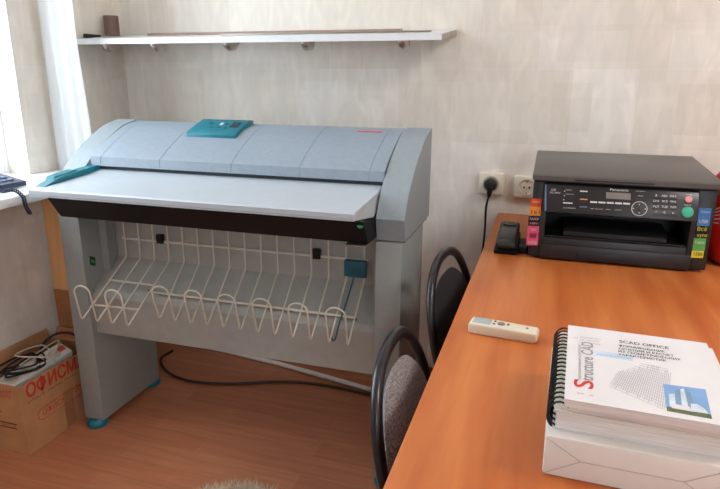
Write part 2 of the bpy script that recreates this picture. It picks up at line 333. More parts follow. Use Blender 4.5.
# control panel
cp = MB().prism([(-.484, 1.040), (-.484, 1.058), (-.476, 1.066), (-.374, 1.100), (-.347, 1.098), (-.347, 1.07)], 'x', -1.176, -.990, .003).build('control_panel', M['teal'], sc, smooth=30)
slope = V((0, .102, .034)).normalized(); pn = V((0, -.034, .102)).normalized()
def cpt(u, v): return V((-1.176+u*.186, -.476, 1.0665)) + slope*(v*.107)
def pad(mb, u0, u1, v0, v1, h=.0015): mb.slab([cpt(u0, v0), cpt(u1, v0), cpt(u1, v1), cpt(u0, v1)], pn*h); return mb
pad(MB(), .74, .89, .40, .78).build('panel_display', M['seam'], cp)
for u, v in ((.38, .30), (.52, .30), (.66, .30), (.28, .62), (.60, .60)): pad(MB(), u, u+.05, v, v+.10).build('panel_button', M['dteal'], cp)
pad(MB(), .50, .56, .55, .72).build('panel_button', M['ltblue'], cp)
# feed table, prolonged in front; teal paper guide
tb = MB().prism([(-.878, .898), (-.878, .916), (-.872, .920), (-.66, .934), (-.58, .945), (-.58, .90), (-.70, .869), (-.865, .896)], 'x', -1.474, -.449, .002, 1).build('feed_table', M['table'], sc, smooth=25)
MB().box((-1.474, -.8795, .903), (-.452, -.8775, .9040)).build('edge_groove', M['leggrey'], tb)
MB().prism([(-.845, .921), (-.845, .923), (-.78, .942), (-.69, .950), (-.60, .957), (-.60, .935), (-.66, .932)], 'x', -1.478, -1.440, .002, 1).build('paper_guide', M['teal'], sc)
MB().prism([(-.80, .93), (-.79, .944), (-.70, .953), (-.68, .945), (-.68, .93)], 'x', -1.486, -1.452, .002, 1).build('guide_clip', M['teal'], sc)
# lower black bar
MB().prism([(-.812, .8815), (-.772, .819), (-.765, .811), (-.56, .808), (-.56, .90), (-.70, .868)], 'x', -1.472, -.4445).build('lower_fascia', M['black'], sc)
MB().lathe([(.0105, 0), (.0105, .012), (.008, .015)], (-.4565, -.790, .8715), 16, Matrix.Rotation(math.radians(90), 4, 'X')).build('release_knob', M['green'], sc)
MB().box((-.51, -.775, .800), (-.45, -.70, .806), .002).build('latch_plate', M['metal'], sc)
MB().box((-1.42, -.60, .782), (-.48, -.576, .804)).build('seal_strip', M['rust'], sc)
# stand panels: back, slope, skirt
MB().prism([(-.562, .80), (-.562, .622), (-.668, .530), (-.679, .510), (-.679, .373), (-.667, .373), (-.667, .503), (-.66, .518), (-.552, .616), (-.552, .80)], 'x', -1.467, -.4435).build('collector_panel', M['cavity'], sc, smooth=20)
for a, b in ((-1.467, -1.438), (-.473, -.4435)): MB().prism([(-.612, .586), (-.612, .799), (-.568, .799), (-.568, .63)], 'x', a, b).build('stand_post', M['leggrey'], sc)
q = [onx(x, y, -1.4672) for x, y in ((89.5, 256), (95, 257.5), (95.4, 266), (90, 265))]
MB().slab(q, (.0008, 0, 0)).build('green_sticker', M['dgreen'], sc)
q = [onx(x, y, -1.4672) for x, y in ((91.2, 259.5), (94, 260), (94.2, 263), (91.5, 262.5))]
MB().slab(q, (.0014, 0, 0)).build('sticker_mark', M['grst'], sc)
# screw holes on the slope
# wire collecting basket
rk = MB().tube([(-1.41, -.5665, .694), (-.585, -.5665, .698), (-.50, -.5665, .699)], .0042, 8).build('basket_rail', M['wire'], sc)
P0, DX = -1.395, .0587
wr = .0028
for i in range(8):
    xa, xb = P0+2*i*DX, P0+(2*i+1)*DX
    left = i < 2; ty = -.812 if left else -.731; fz = .487
    xm = (xa+xb)/2; fw = .020 if left else .026; arch = []
    az = .585
    for k in range(0, 13):
        t = math.pi*k/12; arch.append((xm-math.cos(t)*DX*.52, ty-fw, az+math.sin(t)*.024))
    ya = -.556
    pts = [(xa, ya, .778), (xa, ya, .70), (xa, ya, .637), (xa, ya-.004, .629), (xa, ya-.012, .623), (xa, ty+.004, fz+.002), (xa, ty-.001, fz), (xa, ty-.006, fz+.006)] + arch + [(xb, ty-.006, fz+.006), (xb, ty-.001, fz), (xb, ty+.004, fz+.002), (xb, ya-.012, .623), (xb, ya-.004, .629), (xb, ya, .637), (xb, ya, .70), (xb, ya, .778)]
    pts = [(x, y-.0175*max(0, min(1, (y+.72)/.16)), z) for x, y, z in pts]
    MB().tube(pts, wr, 6).build('wire_loop', M['wire'], rk)
MB().tube([(-1.225, -.668, .5475), (-.515, -.668, .5475)], .0042, 8).build('cross_rod', M['wire'], rk)
MB().tube([(-1.40, -.667, .572), (-1.216, -.667, .572)], .0036, 8).build('cross_rod', M['wire'], rk)
MB().tube([ony(95, 305, -.745), ony(138, 309.5, -.745)], .0034, 8).build('cross_rod', M['wire'], rk)
for xx in (-1.25, -.672): MB().box((xx-.012, -.580, .690), (xx+.012, -.562, .722), .002).build('rail_clip', M['black'], sc)
th = MB().box((-.572, -.600, .650), (-.502, -.579, .703), .003).build('hook_holder', M['dteal'], sc)
MB().tube(spline([(-.538, -.600, .656), (-.549, -.645, .582), (-.558, -.686, .528), (-.564, -.699, .490), (-.567, -.702, .482), (-.573, -.703, .480), (-.578, -.700, .489)], 4), .0028, 6).build('hook_rod', M['dteal'], th)
for x, y in ((150, 291), (161, 294), (355, 320)):
    p = onpl(x, y, V((0, -.62, .579)), V((0, -.092, .098)).normalized()); MB().lathe([(.006, 0), (.006, .002), (.003, .003)], p, 10).build('screw', M['black'], sc)

# ---------------------------------------------------------------- things left of the scanner
ct = MB().box((-1.778, -.54, 0), (-1.562, -.36, .455), .004)
tag(ct.build('carton', M['carton']), 'closed brown carton on the floor behind the scanner leg', 'box')
tag(MB().box((-1.772, -.545, .455), (-1.57, -.527, .838), .002).build('wooden_board', M['board']), 'light wooden board on a carton between sill and scanner', 'board')
# open carton with text
ang = math.radians(2.0)
bx0, bx1, by0, by1, bh, tk = -1.782, -1.592, -.917, -.565, .258, .004
bxr = thing('cardboard_box', (-1.69, -.75, 0), 'open brown cardboard box of cables with red lettering, beside the scanner leg', 'box')
sh = MB().box((bx0, by0, .001), (bx1, by1, .005))
sh.box((bx0, by0, .005), (bx0+tk, by1, bh)).box((bx1-tk, by0, .005), (bx1, by1, bh)).box((bx0+tk, by0, .005), (bx1-tk, by0+tk, bh)).box((bx0+tk, by1-tk, .005), (bx1-tk, by1, bh))
sh.build('carton_shell', M['card'], bxr)
fl = MB().slab([(bx0+.004, by1-.004, bh), (bx1-.02, by1-.004, bh), (bx1-.03, by1+.008, bh+.045), (bx0+.01, by1+.008, bh+.045)], (0, .004, 0)).build('end_flap', M['card'], bxr)
MB().text('ОФИСМАГ', (bx0+.03, by1-.002, bh+.010), (bx1-.04, by1+.001, bh+.010), (0, .25, 1), .024, (0, -1, .25), .0012, .01).build('red_lettering', M['cardred'], bxr)
MB().slab([(bx0, by0+.02, bh), (bx0, by1-.02, bh), (bx0-.004, by1-.03, bh+.05), (bx0-.004, by0+.03, bh+.05)], (.004, 0, 0)).build('side_flap', M['card'], bxr)
pN = V((1, 0, 0)); A = onx(27, 395.5, bx1); B = onx(75.5, 367.5, bx1)
A = V((bx1, A.y, .205)); B5 = V((bx1, B.y, .205))
t = MB().text('ОФИСМАГ', A, A+(B5-A)*1.36, (0, 0, 1), .047, pN, .0004, .045); t.build('red_lettering', M['cardred'], bxr)
MB().text('БУМАГА · ПАПКИ · РУЧКИ', A-V((0, 0, .020)), A+V((0, .22, -.020)), (0, 0, 1), .008, pN).build('small_lettering', M['cardbr'], bxr)
ya, yb, za, zb = A.y+.03, A.y+.235, .098, .140
fr = []
for cx, cz, a0 in ((yb-.02, zb-.02, 0), (ya+.02, zb-.02, 90), (ya+.02, za+.02, 180), (yb-.02, za+.02, 270)):
    for k in range(7):
        a = math.radians(a0+15*k); fr.append((bx1+.0002, cx+.02*math.cos(a), cz+.02*math.sin(a)))
MB().tube(fr, .0013, 4, closed=True).build('frame_print', M['cardred'], bxr)
MB().text('ОФИСМАГ', (bx1, ya+.02, .110), (bx1, yb-.04, .110), (0, 0, 1), .020, pN).build('framed_lettering', M['cardred'], bxr)
em = MB()
for k in range(5):
    a = math.radians(90+72*k); em.tube([(bx1+.0002, yb-.022+.004*math.cos(a), .132+.004*math.sin(a)), (bx1+.0002, yb-.022+.016*math.cos(a), .132+.016*math.sin(a))], .0018, 4)
em.build('emblem_print', M['cardred'], bxr)
MB().slab([(bx1+.0001, -.745, .004), (bx1+.0001, -.70, .004), (bx1+.0001, -.70, .15), (bx1+.0001, -.745, .15)], (.0004, 0, 0)).build('tape_strip', M['tape'], bxr)
fn = V((0, -1, 0))
MB().text('ОФИСМАГ', (bx0+.03, by0, .208), (bx1-.035, by0, .208), (0, 0, 1), .030, fn).build('red_lettering', M['cardred'], bxr)
lf = MB().text('бумага офисная', (bx0+.05, by0, .150), (bx1-.09, by0, .150), (0, 0, 1), .011, fn)
for zz in (.112, .095): lf.box((bx0+.04, by0-.0008, zz), (bx1-.035, by0-.0002, zz+.004))
lf.text('500 ЛИСТОВ', (bx0+.06, by0, .100), (bx1-.04, by0, .100), (0, 0, 1), .009, fn); lf.build('brown_lettering', M['cardbr'], bxr)
# contents
ps = thing('power_strip', (-1.69, -.76, .12), 'white power strip lying slanted in the open cardboard box', 'power strip')
mt = Matrix.Translation((-1.68, -.765, .235)) @ Matrix.Rotation(math.radians(-12), 4, 'Z') @ Matrix.Rotation(math.radians(10), 4, 'X') @ Matrix.Rotation(math.radians(18), 4, 'Y')
MB().box((-.034, -.13, -.022), (.034, .13, .022), .006, mtx=mt).build('strip_body', M['whitepl'], ps)
for k in range(4):
    c = mt @ Matrix.Translation((0, -.085+.055*k, .022)); MB().lathe([(.021, 0), (.021, .0015), (.017, .0015), (.016, .0006), (.0, .0006)], n=20, mtx=c).build('outlet', M['socketin'], ps)
MB().box((-.012, .095, .022), (.012, .12, .027), .002, mtx=mt).build('switch', M['red'], ps)
rnd = random.Random(3)
def tangle(name, label, m, r, n, seed, zc, rz=.02, yc=None):
    rn = random.Random(seed); pts = []
    for i in range(n):
        a = i*2.1+rn.uniform(-.4, .4); e = .55+.45*rn.random()
        pts.append((-1.687+.068*e*math.cos(a), (yc if yc else -.735)+(.125 if not yc else .09)*e*math.sin(a), zc+rz*math.sin(i*1.3+seed)+rn.uniform(-.008, .008)))
    tag(MB().tube(spline(pts, 7), r, 6).build(name, m), label, 'cable')
tangle('cable', 'black cable coiled over the white power strip in the box', M['cable'], .0034, 15, 2, .272, .012, -.80)
tangle('cable', 'white cable looped among the black ones in the box', M['wcable'], .003, 9, 5, .270, .02)
tangle('cable', 'black cable bunch low in the box behind the power strip', M['cable'], .004, 16, 9, .19, .03)
tag(MB().tube(spline([(-1.742, -.70, .22), (-1.735, -.66, .285), (-1.70, -.625, .312), (-1.655, -.60, .305), (-1.62, -.61, .27), (-1.612, -.66, .22)], 7), .0045, 6).build('cable', M['cable']), 'thick black cable arching over the far end of the box', 'cable')
# telephone on the sill
ZSILL = ZS+.032
ph = thing('telephone', (-1.80, -.69, ZSILL), 'dark navy desk telephone on the white window sill', 'telephone')
PM = Matrix.Translation((-1.803, -.735, ZSILL)) @ Matrix.Rotation(math.radians(84), 4, 'Z')
b = MB().prism([(-.09, .004), (-.09, .020), (.09, .046), (.095, .036), (.095, .004)], 'x', -.085, .085, .004); bmesh.ops.transform(b.bm, matrix=PM, verts=b.bm.verts[:]); b.build('phone_base', M['phone'], ph)
for i in range(4):
    for j in range(3):
        y = -.06+.034*i; x = .0+.024*j; z = .020+(y+.09)/.18*.026+.001
        k = MB().box((x-.008, y-.009, z-.004), (x+.008, y+.009, z+.004), .002, mtx=PM); k.build('phone_key', M['phonekey'], ph)
hs = MB().tube([PM @ V((-.062, -.105, .040)), PM @ V((-.062, -.05, .058)), PM @ V((-.062, .04, .072)), PM @ V((-.062, .10, .070))], [.02, .016, .016, .02], 12); hs.build('receiver', M['phone'], ph)
for y, z in ((-.085, .034), (.08, .056)): MB().box((-.084, y-.022, z-.022), (-.040, y+.022, z+.006), .006, mtx=PM).build('receiver_cup', M['phone'], ph)
cc = []
path = spline([PM @ V((-.062, -.095, .035)), PM @ V((-.05, -.118, .014)), (-1.66, -.80, ZSILL+.008), (-1.612, -.80, ZSILL+.014), (-1.580, -.80, ZSILL-.005), (-1.580, -.795, ZSILL-.035), (-1.578, -.785, ZSILL-.062)], 26)
for i, p in enumerate(path):
    a = i*1.1; cc.append(V(p)+V((.005*math.cos(a), .005*math.cos(a)*.4, .005*math.sin(a)+.003)))
MB().tube(cc, .0026, 5).build('coiled_cord', M['cord'], ph)

# ---------------------------------------------------------------- shelf and what lies on it
shf = thing('wall_shelf', (-1.08, -.12, 1.385), 'long white wall shelf above the scanner', 'shelf')
ZF, ZB, YS = 1.381, 1.413, -.268
def sz(y): return ZB+(ZF-ZB)*(y-(YW-.002))/(YS-(YW-.002))
MB().prism([(YS, ZF-.020), (YS, ZF), (YW-.002, ZB), (YW-.002, ZB-.020)], 'x', X0+.006, -.354, .001, 1).build('shelf_board', M['shelf'], shf)
MB().prism([(YS+.002, ZF-.019), (YS+.002, ZF-.001), (YW-.004, ZB-.001), (YW-.004, ZB-.019)], 'x', -.3545, -.3532).build('end_face', M['shelfedge'], shf)
for px in (109, 157, 230, 307, 403):
    x = ony(px, 48, -.16).x; mb = MB(); rows = []
    for y, wd, ht in ((-.195, .007, .006), (-.185, .014, .024), (-.165, .019, .036), (-.135, .019, .036), (-.115, .013, .022), (-.09, .010, .010), (YW-.003, .010, .010)):
        zt = sz(y)-.0205; row = [(x-wd, y, zt)]
        for k in range(11):
            a = math.pi*k/10; row.append((x-wd*math.cos(a), y, zt-ht*.45-ht*.55*math.sin(a)))
        row.append((x+wd, y, zt)); rows.append([mb.bm.verts.new(V(p)) for p in row])
    for A, B in zip(rows, rows[1:]):
        for k in range(len(A)): mb.bm.faces.new((A[k], A[(k+1) % len(A)], B[(k+1) % len(A)], B[k]))
    mb.bm.faces.new(rows[0]); mb.bm.faces.new(rows[-1][::-1])
    br = mb.build('bracket', M['chrome'], shf, smooth=50)
tag(MB().lathe([(.029, 0), (.029, .075), (.0255, .075), (.0255, .003)], (-1.752, -.085, sz(-.085)+.0045), 28).build('cardboard_tube', M['brownpipe']), 'short brown tube standing on the left end of the shelf', 'tube')
tag(MB().box((-1.79, -.21, sz(-.21)+.001), (-1.772, -.13, sz(-.13)+.008), .002).build('metal_piece', M['dark']), 'small dark piece on the shelf end beside the brown tube', 'metal piece')
tag(MB().prism([(-.075, sz(-.075)+.001), (-.105, sz(-.105)+.001), (-.105, sz(-.105)+.009), (-.075, sz(-.075)+.010)], 'x', -1.57, -.53).build('wooden_strip', M['slat']), 'long thin brown wooden slat lying along the shelf', 'slat')
tag(MB().prism([(-.155, sz(-.155)+.001), (-.172, sz(-.172)+.001), (-.172, sz(-.172)+.006), (-.155, sz(-.155)+.006)], 'x', -1.2, -.41).build('metal_rod', M['metal']), 'thin grey rod lying on the shelf before the brown slat', 'rod')

# ---------------------------------------------------------------- sockets
def socket(px, py, label, name='wall_socket'):
    c = ony(px, py, YW); r = thing(name, (c.x, YW, c.z), label, 'socket', 'wall sockets above the desk')
    return r
s1 = socket(491.5, 183, 'cream wall socket with the black plug in it')
c = s1.location.copy()
MB().box((c.x-.047, YW-.024, c.z-.042), (c.x+.047, YW, c.z+.042), .008, 3).build('face_plate', M['socket'], s1)
RX = Matrix.Rotation(math.radians(90), 4, 'X')
MB().lathe([(.031, 0), (.031, .004), (.027, .004), (.024, -.006+.006), (.0, .0005)], (c.x, YW-.0235, c.z), 28, RX).build('socket_well', M['socketin'], s1)
for dx in (-.0095, .0095): MB().lathe([(.0035, 0), (.0035, .006)], (c.x+dx, YW-.024, c.z), 10, RX).build('contact_hole', M['rubber'], s1)
for dz in (-.021, .021): MB().box((c.x-.003, YW-.030, c.z+dz-.003), (c.x+.003, YW-.023, c.z+dz+.003), .001).build('earth_clip', M['metal'], s1)
s2 = copy_tree(s1); c2 = ony(527, 186.3, YW); s2.location = (c2.x, YW, c2.z); s2['label'] = 'cream wall socket with nothing plugged in, partly behind the printer'
pl = thing('power_plug', (c.x, YW-.03, c.z), 'round black plug with its cord, hanging from the left wall socket', 'plug')
MB().lathe([(.023, 0), (.024, .012), (.021, .026), (.013, .034)], (c.x, YW-.0315, c.z), 24, RX).build('plug_body', M['rubber'], pl)
MB().tube([(c.x, YW-.058, c.z-.004), (c.x, YW-.057, c.z-.025), (c.x-.002, YW-.052, c.z-.044)], [.012, .010, .006], 10).build('strain_relief', M['rubber'], pl)
e1 = ony(485, 228, YW-.03); e2 = ony(483.2, 246, YW-.03)
MB().tube(spline([(c.x-.002, YW-.053, c.z-.042), (c.x-.010, YW-.046, c.z-.085), tuple(e1), tuple(e2), (e2.x-.004, YW-.025, .55), (e2.x+.0, YW-.02, .25), (e2.x+.05, YW-.03, .012)], 7), .0042, 8).build('cord', M['rubber'], pl)

# ---------------------------------------------------------------- desk
DX0, DX1, DY0, DY1 = -.163, .78, -1.98, YW-.006
dk = thing('desk', (.31, -.98, 0), 'orange beech desk along the wall carrying the printer', 'desk')
MB().box((DX0, DY0, DZ-.024), (DX1, DY1, DZ), .003).build('desk_top', M['desk'], dk)
MB().box((DX0+.12, DY1-.10, 0), (DX1-.03, DY1-.075, DZ-.024), .001).build('end_panel', M['deskedge'], dk)
MB().box((DX0+.12, DY0+.06, 0), (DX1-.03, DY0+.085, DZ-.024), .001).build('end_panel', M['deskedge'], dk)
MB().box((DX1-.10, DY0+.086, .30), (DX1-.082, DY1-.101, DZ-.024), .001).build('modesty_panel', M['deskedge'], dk)

# ---------------------------------------------------------------- chairs
def make_chair(loc, yaw, tilt, Wd, zt, H, fab, label):
    r = thing('visitor_chair', loc, label, 'chair', 'black tube chairs at the desk'); n = 64
    def P(a, h, off=0):      # point of the back plane: a across, h above the loop's centre, off to the front
        h0 = zt-H/2
        return V((-h*math.sin(tilt)+off*math.cos(tilt), a, h0+h*math.cos(tilt)+off*math.sin(tilt)))
    def se(t, w, hh, p=.85): return (math.copysign(abs(math.cos(t))**p, math.cos(t))*w/2, math.copysign(abs(math.sin(t))**p, math.sin(t))*hh/2)
    def B(mb, name, m, par=r, sm=40):
        o = mb.build(name, m, None, sm); o.parent = par; return o
    lp = [P(*se(2*math.pi*(k+.5)/n, Wd, H)) for k in range(n)]
    B(MB().tube(lp, .0105, 12, True, .0130, side=(math.cos(tilt), 0, math.sin(tilt))), 'back_frame', M['chairtube'])
    # padded back: outline inset, cushioned front and back
    mb = MB(); rings = []
    for rr, of in ((.0, .024), (.45, .023), (.80, .018), (.95, .010), (1.0, 0), (.95, -.010), (.80, -.015), (.45, -.018), (0, -.018)):
        ring = []
        for k in range(n):
            a, h = se(2*math.pi*(k+.5)/n, Wd-.056, H-.078, .9); ring.append(mb.bm.verts.new(P(a*rr, h*rr-.006, of)))
            if rr == 0: break
        rings.append(ring)
    for A, Bq in zip(rings, rings[1:]):
        for k in range(n):
            a0, a1 = A[k % len(A)], A[(k+1) % len(A)]; b0, b1 = Bq[k % len(Bq)], Bq[(k+1) % len(Bq)]
            vs = []
            for v in (a0, a1, b1, b0):
                if v not in vs: vs.append(v)
            mb.bm.faces.new(vs)
    B(mb, 'backrest', fab)
    # seat
    mb = MB(); mb.box((.03, -.20, .425), (.45, .20, .475), .022, 3); B(mb, 'seat', fab)
    B(MB().box((.04, -.19, .412), (.44, .19, .425), .004), 'seat_shell', M['dark'])
    for s in (-1, 1):
        lo = P(*se(math.radians(-48 if s > 0 else 228), Wd, H))
        B(MB().tube(spline([lo, (lo.x+.02, s*.16, .37), (.10, s*.175, .400), (.40, s*.175, .402)], 6), .011, 10), 'side_rail', M['chairtube'])
        for nm, x0, x1 in (('leg', .40, .45), ('leg', .08, -.05)):
            lg = B(MB().tube(spline([(x0, s*.175, .405), (x0+(x1-x0)*.2, s*.192, .36), (x1, s*.198, .012)], 5), .011, 10), nm, M['chairtube'])
            B(MB().lathe([(.013, 0), (.014, .004), (.013, .022)], (x1, s*.198, 0), 12), 'leg_cap', M['rubber'], lg)
    r.rotation_euler = (0, 0, yaw); return r
make_chair((-.201, -1.252, 0), .019, .253, .399, .768, .442, M['fabric'], 'black tube chair with grey tweed back, nearest at the desk edge')
make_chair((-.195, -.757, 0), -.089, .229, .399, .802, .419, M['dfabric'], 'black tube chair with black back, between scanner and desk')

# ---------------------------------------------------------------- multifunction printer
mf = thing('multifunction_printer', (.19, -.35, DZ), 'black multifunction printer with colour stickers on the desk', 'printer')
fx0, fx1, fy = -.031, .424, -.552
hz = DZ+.001
mb = MB()
mb.box((fx0, -.40, hz+.006), (fx1, -.15, .965), .004)                              # rear block
mb.box((fx0, fy, hz+.006), (.010, -.39, .972), .004)                              # left pillar
mb.box((.372, fy, hz+.006), (fx1, -.39, .972), .004)                              # right pillar
mb.box((.009, fy, hz+.006), (.373, -.39, .815), .003)                              # base front
mb.box((.009, fy+.004, .894), (.373, -.39, .972), .003)                            # scanner head
mb.prism([(-.548, .973), (-.40, .973), (-.16, .985), (-.16, .96), (-.548, .96)], 'x', fx0+.004, fx1+.002)
mb.build('housing', M['mfp'], mf)
for x, y in ((0, -.52), (.38, -.52), (0, -.19), (.38, -.19)): MB().lathe([(.012, 0), (.012, .008)], (x, y, DZ), 12).build('rubber_foot', M['rubber'], mf)
MB().box((.012, -.545, .816), (.370, -.42, .819)).build('output_tray', M['mfpdeep'], mf)
MB().prism([(-.535, .820), (-.535, .832), (-.52, .845), (-.43, .850), (-.43, .820)], 'x', .06, .325, .002).build('paper_support', M['mfpdeep'], mf)
MB().box((.0, fy-.006, hz+.004), (.384, fy+.02, .797), .003).build('paper_tray', M['mfp'], mf)
MB().box((.098, fy-.0085, hz+.006), (.245, fy, .785), .003).build('tray_grip', M['mfpdeep'], mf)
# lid
ld = MB().prism([(-.572, .978), (-.572, .990), (-.566, .995), (-.17, 1.013), (-.158, 1.008), (-.158, .988), (-.54, .976)], 'x', -.035, .432, .004).build('scanner_lid', M['mfplid'], mf)
MB().prism([(-.5735, .981), (-.5735, .985), (-.56, .985), (-.56, .981)], 'x', .075, .27).build('lid_grip', M['mfpdeep'], ld)
# control panel
pa, pb = V((0, -.566, .966)), V((0, -.590, .896)); pnm = V((0, pb.z-pa.z, pa.y-pb.y)).normalized()
if pnm.y > 0: pnm = -pnm
pup = (pa-pb).normalized()
MB().prism([(pa.y, pa.z), (pb.y, pb.z), (pb.y+.012, pb.z-.004), (-.545, .892), (-.545, .972), (-.56, .971)], 'x', -.002, .379, .003).build('control_panel', M['gloss'], mf)
cpn = [o for o in mf.children if o.name.startswith('control_panel')][0]
def pp(x, y): return onpl(x, y, pa, pnm)
def pquad(x0, y0, x1, y1, h=.0008, mb=None):
    sl = .052
    P_ = [pp(x0, y1), pp(x1, y1+(x1-x0)*sl), pp(x1, y0+(x1-x0)*sl), pp(x0, y0)]
    mb = mb or MB(); mb.slab([p+pnm*.0002 for p in P_], pnm*h); return mb
def ptext(mb, s, x0, x1, y, h, bold=0):
    A = pp(x0, y); B = pp(x1, y+(x1-x0)*.05); return mb.text(s, A, B, pup, h, pnm, .0006, bold)
def pdisc(x, y, r, h=.002, m=None, name='button'):
    c = pp(x, y); rot = V((0, 0, 1)).rotation_difference(pnm).to_matrix().to_4x4()
    return MB().lathe([(r, 0), (r, h*.6), (r*.85, h)], c, 20, rot).build(name, m, cpn)
MB().slab([pp(545.0, 184.6), pp(546.6, 184.6), pp(546.2, 211), pp(544.6, 211)], pnm*.002).build('side_strip', M['slate'], cpn)
pquad(606, 192.2, 630.6, 198.6, .0012).build('display', M['lcd'], cpn)
t = MB(); ptext(t, 'Panasonic', 610, 628.5, 190.6, .0062, .02).build('brand_lettering', M['print'], cpn)
for s, x0, x1, y, h in (('DR', 551.5, 556, 190.8, .006), ('SCAN', 550, 560, 193.2, .0045), ('status', 565.6, 572, 190.2, .003), ('receive', 565.6, 573.5, 194.4, .003), ('collate', 563, 575.5, 208.2, .0035), ('scan copy print', 590.5, 603, 209.0, .0028), ('menu', 605.5, 610.5, 209.7, .0028), ('contrast', 614.5, 621.5, 210.2, .0028), ('navigator', 635.8, 645.5, 191.4, .003), ('phone', 638, 643, 196.3, .003), ('stop', 685.5, 692, 195, .003), ('start', 684, 691, 205.3, .003)):
    t = MB(); ptext(t, s, x0, x1, y, h); t.build('panel_lettering', M['print'], cpn)
for x, y in ((564.6, 191.2), (564.4, 195.6), (563.8, 199.7)): pquad(x-.5, y-.4, x+.5, y+.5).build('indicator_light', M['print'], cpn)
pquad(563, 202.2, 572.5, 203.4).build('mode_key', M['print'], cpn)
for x0, y0, m in ((580, 190.6, 'print'), (580, 198.6, 'orange'), (579.6, 206.2, 'slate')):
    pquad(x0-.5, y0+1.2, x0+8, y0+4.0, .0014).build('function_key', M['mfpdeep'], cpn); pquad(x0, y0, x0+7.5, y0+1.1).build('key_mark', M[m], cpn)
for x in (593.7, 601.9, 610.2, 618.4, 626.5): pquad(x-3.4, 201.2+(x-593.7)*.048, x+3.4, 202.8+(x-593.7)*.048, .0014).build('soft_key', M['print'], cpn)
c = pp(639.3, 208.7); rot = V((0, 0, 1)).rotation_difference(pnm).to_matrix().to_4x4(); ring = []
for k in range(28):
    a = 2*math.pi*k/28; ring.append(c+(V((1, 0, 0))*math.cos(a)+pup*math.sin(a))*.0185+pnm*.0006)
MB().tube(ring, .0008, 5, True).build('navigator_ring', M['print'], cpn)
pdisc(639.3, 208.7, .005, m=M['mfp'], name='navigator_key')
for dx, dy in ((-6, -.3), (6, .3), (0, -4.2), (0, 4.2)): pquad(639.3+dx-.6, 208.7+dy-.4, 639.3+dx+.6, 208.7+dy+.4).build('arrow_mark', M['print'], cpn)
keys = ['1', 'AB2', 'DE3', 'GH4', 'JK5', 'MN6', 'PQ7', 'TU8', 'WX9', '*', '0', '#']
for i, s in enumerate(keys):
    x = (656, 664.4, 673)[i % 3]; y = (195.6, 201.0, 206.6, 212.4)[i//3]+((i % 3)-1)*.35
    k = pquad(x-3.6, y+1.4, x+3.6, y+2.9, .0014).build('number_key', M['mfp'], cpn)
    t = MB(); w = (.45 if s == '1' else .9) if len(s) == 1 else 3.0; ptext(t, s, x-w, x+w, y+1.2, .0058).build('key_lettering', M['print'], k)
pdisc(688.6, 199.4, .0088, .003, M['pinkbtn'], 'stop_button'); pdisc(687.5, 212.2, .0142, .003, M['greenbtn'], 'start_button')
# stickers on the pillars
def fq(x0, y0, x1, y1, dx, mb=None, h=.0008):
    yy = fy-.0004
    P_ = [ony(x0+dx[0], y1, yy), ony(x1+dx[0], y1+.4, yy), ony(x1+dx[1], y0+.4, yy), ony(x0+dx[1], y0, yy)]
    mb = mb or MB(); mb.slab(P_, (0, -h, 0)); return mb
def sticker(blocks, name, mats):
    base = None
    for i, (x0, y0, x1, y1, skew, m) in enumerate(blocks):
        o = fq(x0, y0, x1, y1, skew, h=.0008).build(name if i == 0 else 'sticker_block', M[m], mf if i == 0 else base)
        if i == 0: base = o
    return base
st = sticker([(530.6, 198.4, 541.6, 206.0, (-.4, .6), 'redst'), (529.6, 206.2, 540.8, 215.4, (-.4, .4), 'orange'), (528.4, 215.6, 539.6, 225.6, (-.5, .5), 'mfpdeep'), (527.0, 225.8, 538.4, 245.0, (-.8, .8), 'pink')], 'sticker', M)
def fdisc(x, y, rx, rz, m, par, name, h=.0016):
    c = ony(x, y, fy-.0004); mb = MB(); n = 20
    mb.slab([(c.x+rx*math.cos(2*math.pi*k/n), c.y, c.z+rz*math.sin(2*math.pi*k/n)) for k in range(n)], (0, -h, 0)); return mb.build(name, m, par)
def ftext(s, x0, x1, y, h, m, par):
    A = ony(x0, y, fy-.0014); B = ony(x1, y+(x1-x0)*.04, fy-.0014); MB().text(s, A, B, (0, 0, 1), h, (0, -1, 0), .0012).build('sticker_lettering', m, par)
fdisc(534.2, 220.2, .0165, .0125, M['black'], st, 'sticker_badge')
ftext('новинка', 531.5, 540, 202.6, .006, M['yel'], st); ftext('3 в 1', 530.4, 539.6, 213.4, .010, M['black'], st)
ftext('ЛАЗЕР', 529.6, 538.6, 219.8, .0062, M['print'], st); ftext('МФУ', 530, 538, 224.2, .006, M['pinkbtn'], st); ftext('факс', 529.4, 536, 230.5, .007, M['print'], st); ftext('копир', 528, 536.8, 243.6, .010, M['print'], st)
for k in range(3): fq(530+k*2.3, 233, 531.4+k*2.3, 238, (0, 0)).build('sticker_print', M['redst'], st)
st = sticker([(698.0, 207.8, 710.2, 225.8, (-1.2, 1.4), 'blueprint'), (695.2, 226.0, 707.8, 238.0, (-.8, .8), 'mfpdeep'), (693.0, 238.2, 705.4, 250.4, (-.9, .9), 'grst'), (691.4, 250.6, 703.4, 257.6, (-.6, .6), 'yel')], 'sticker', M)
fdisc(701.6, 231.8, .0175, .0165, M['black'], st, 'sticker_badge')
ftext('Лазерный', 700.4, 710, 212.6, .0055, M['print'], st); ftext('USB', 699, 707.5, 222.8, .009, M['print'], st)
ftext('Всё', 697.2, 706.6, 230.6, .010, M['yel'], st); ftext('купи', 697, 706.6, 236.6, .009, M['yel'], st); ftext('Тонер', 694.5, 704, 243.4, .007, M['print'], st); ftext('1500', 693.6, 702, 255.4, .009, M['black'], st)
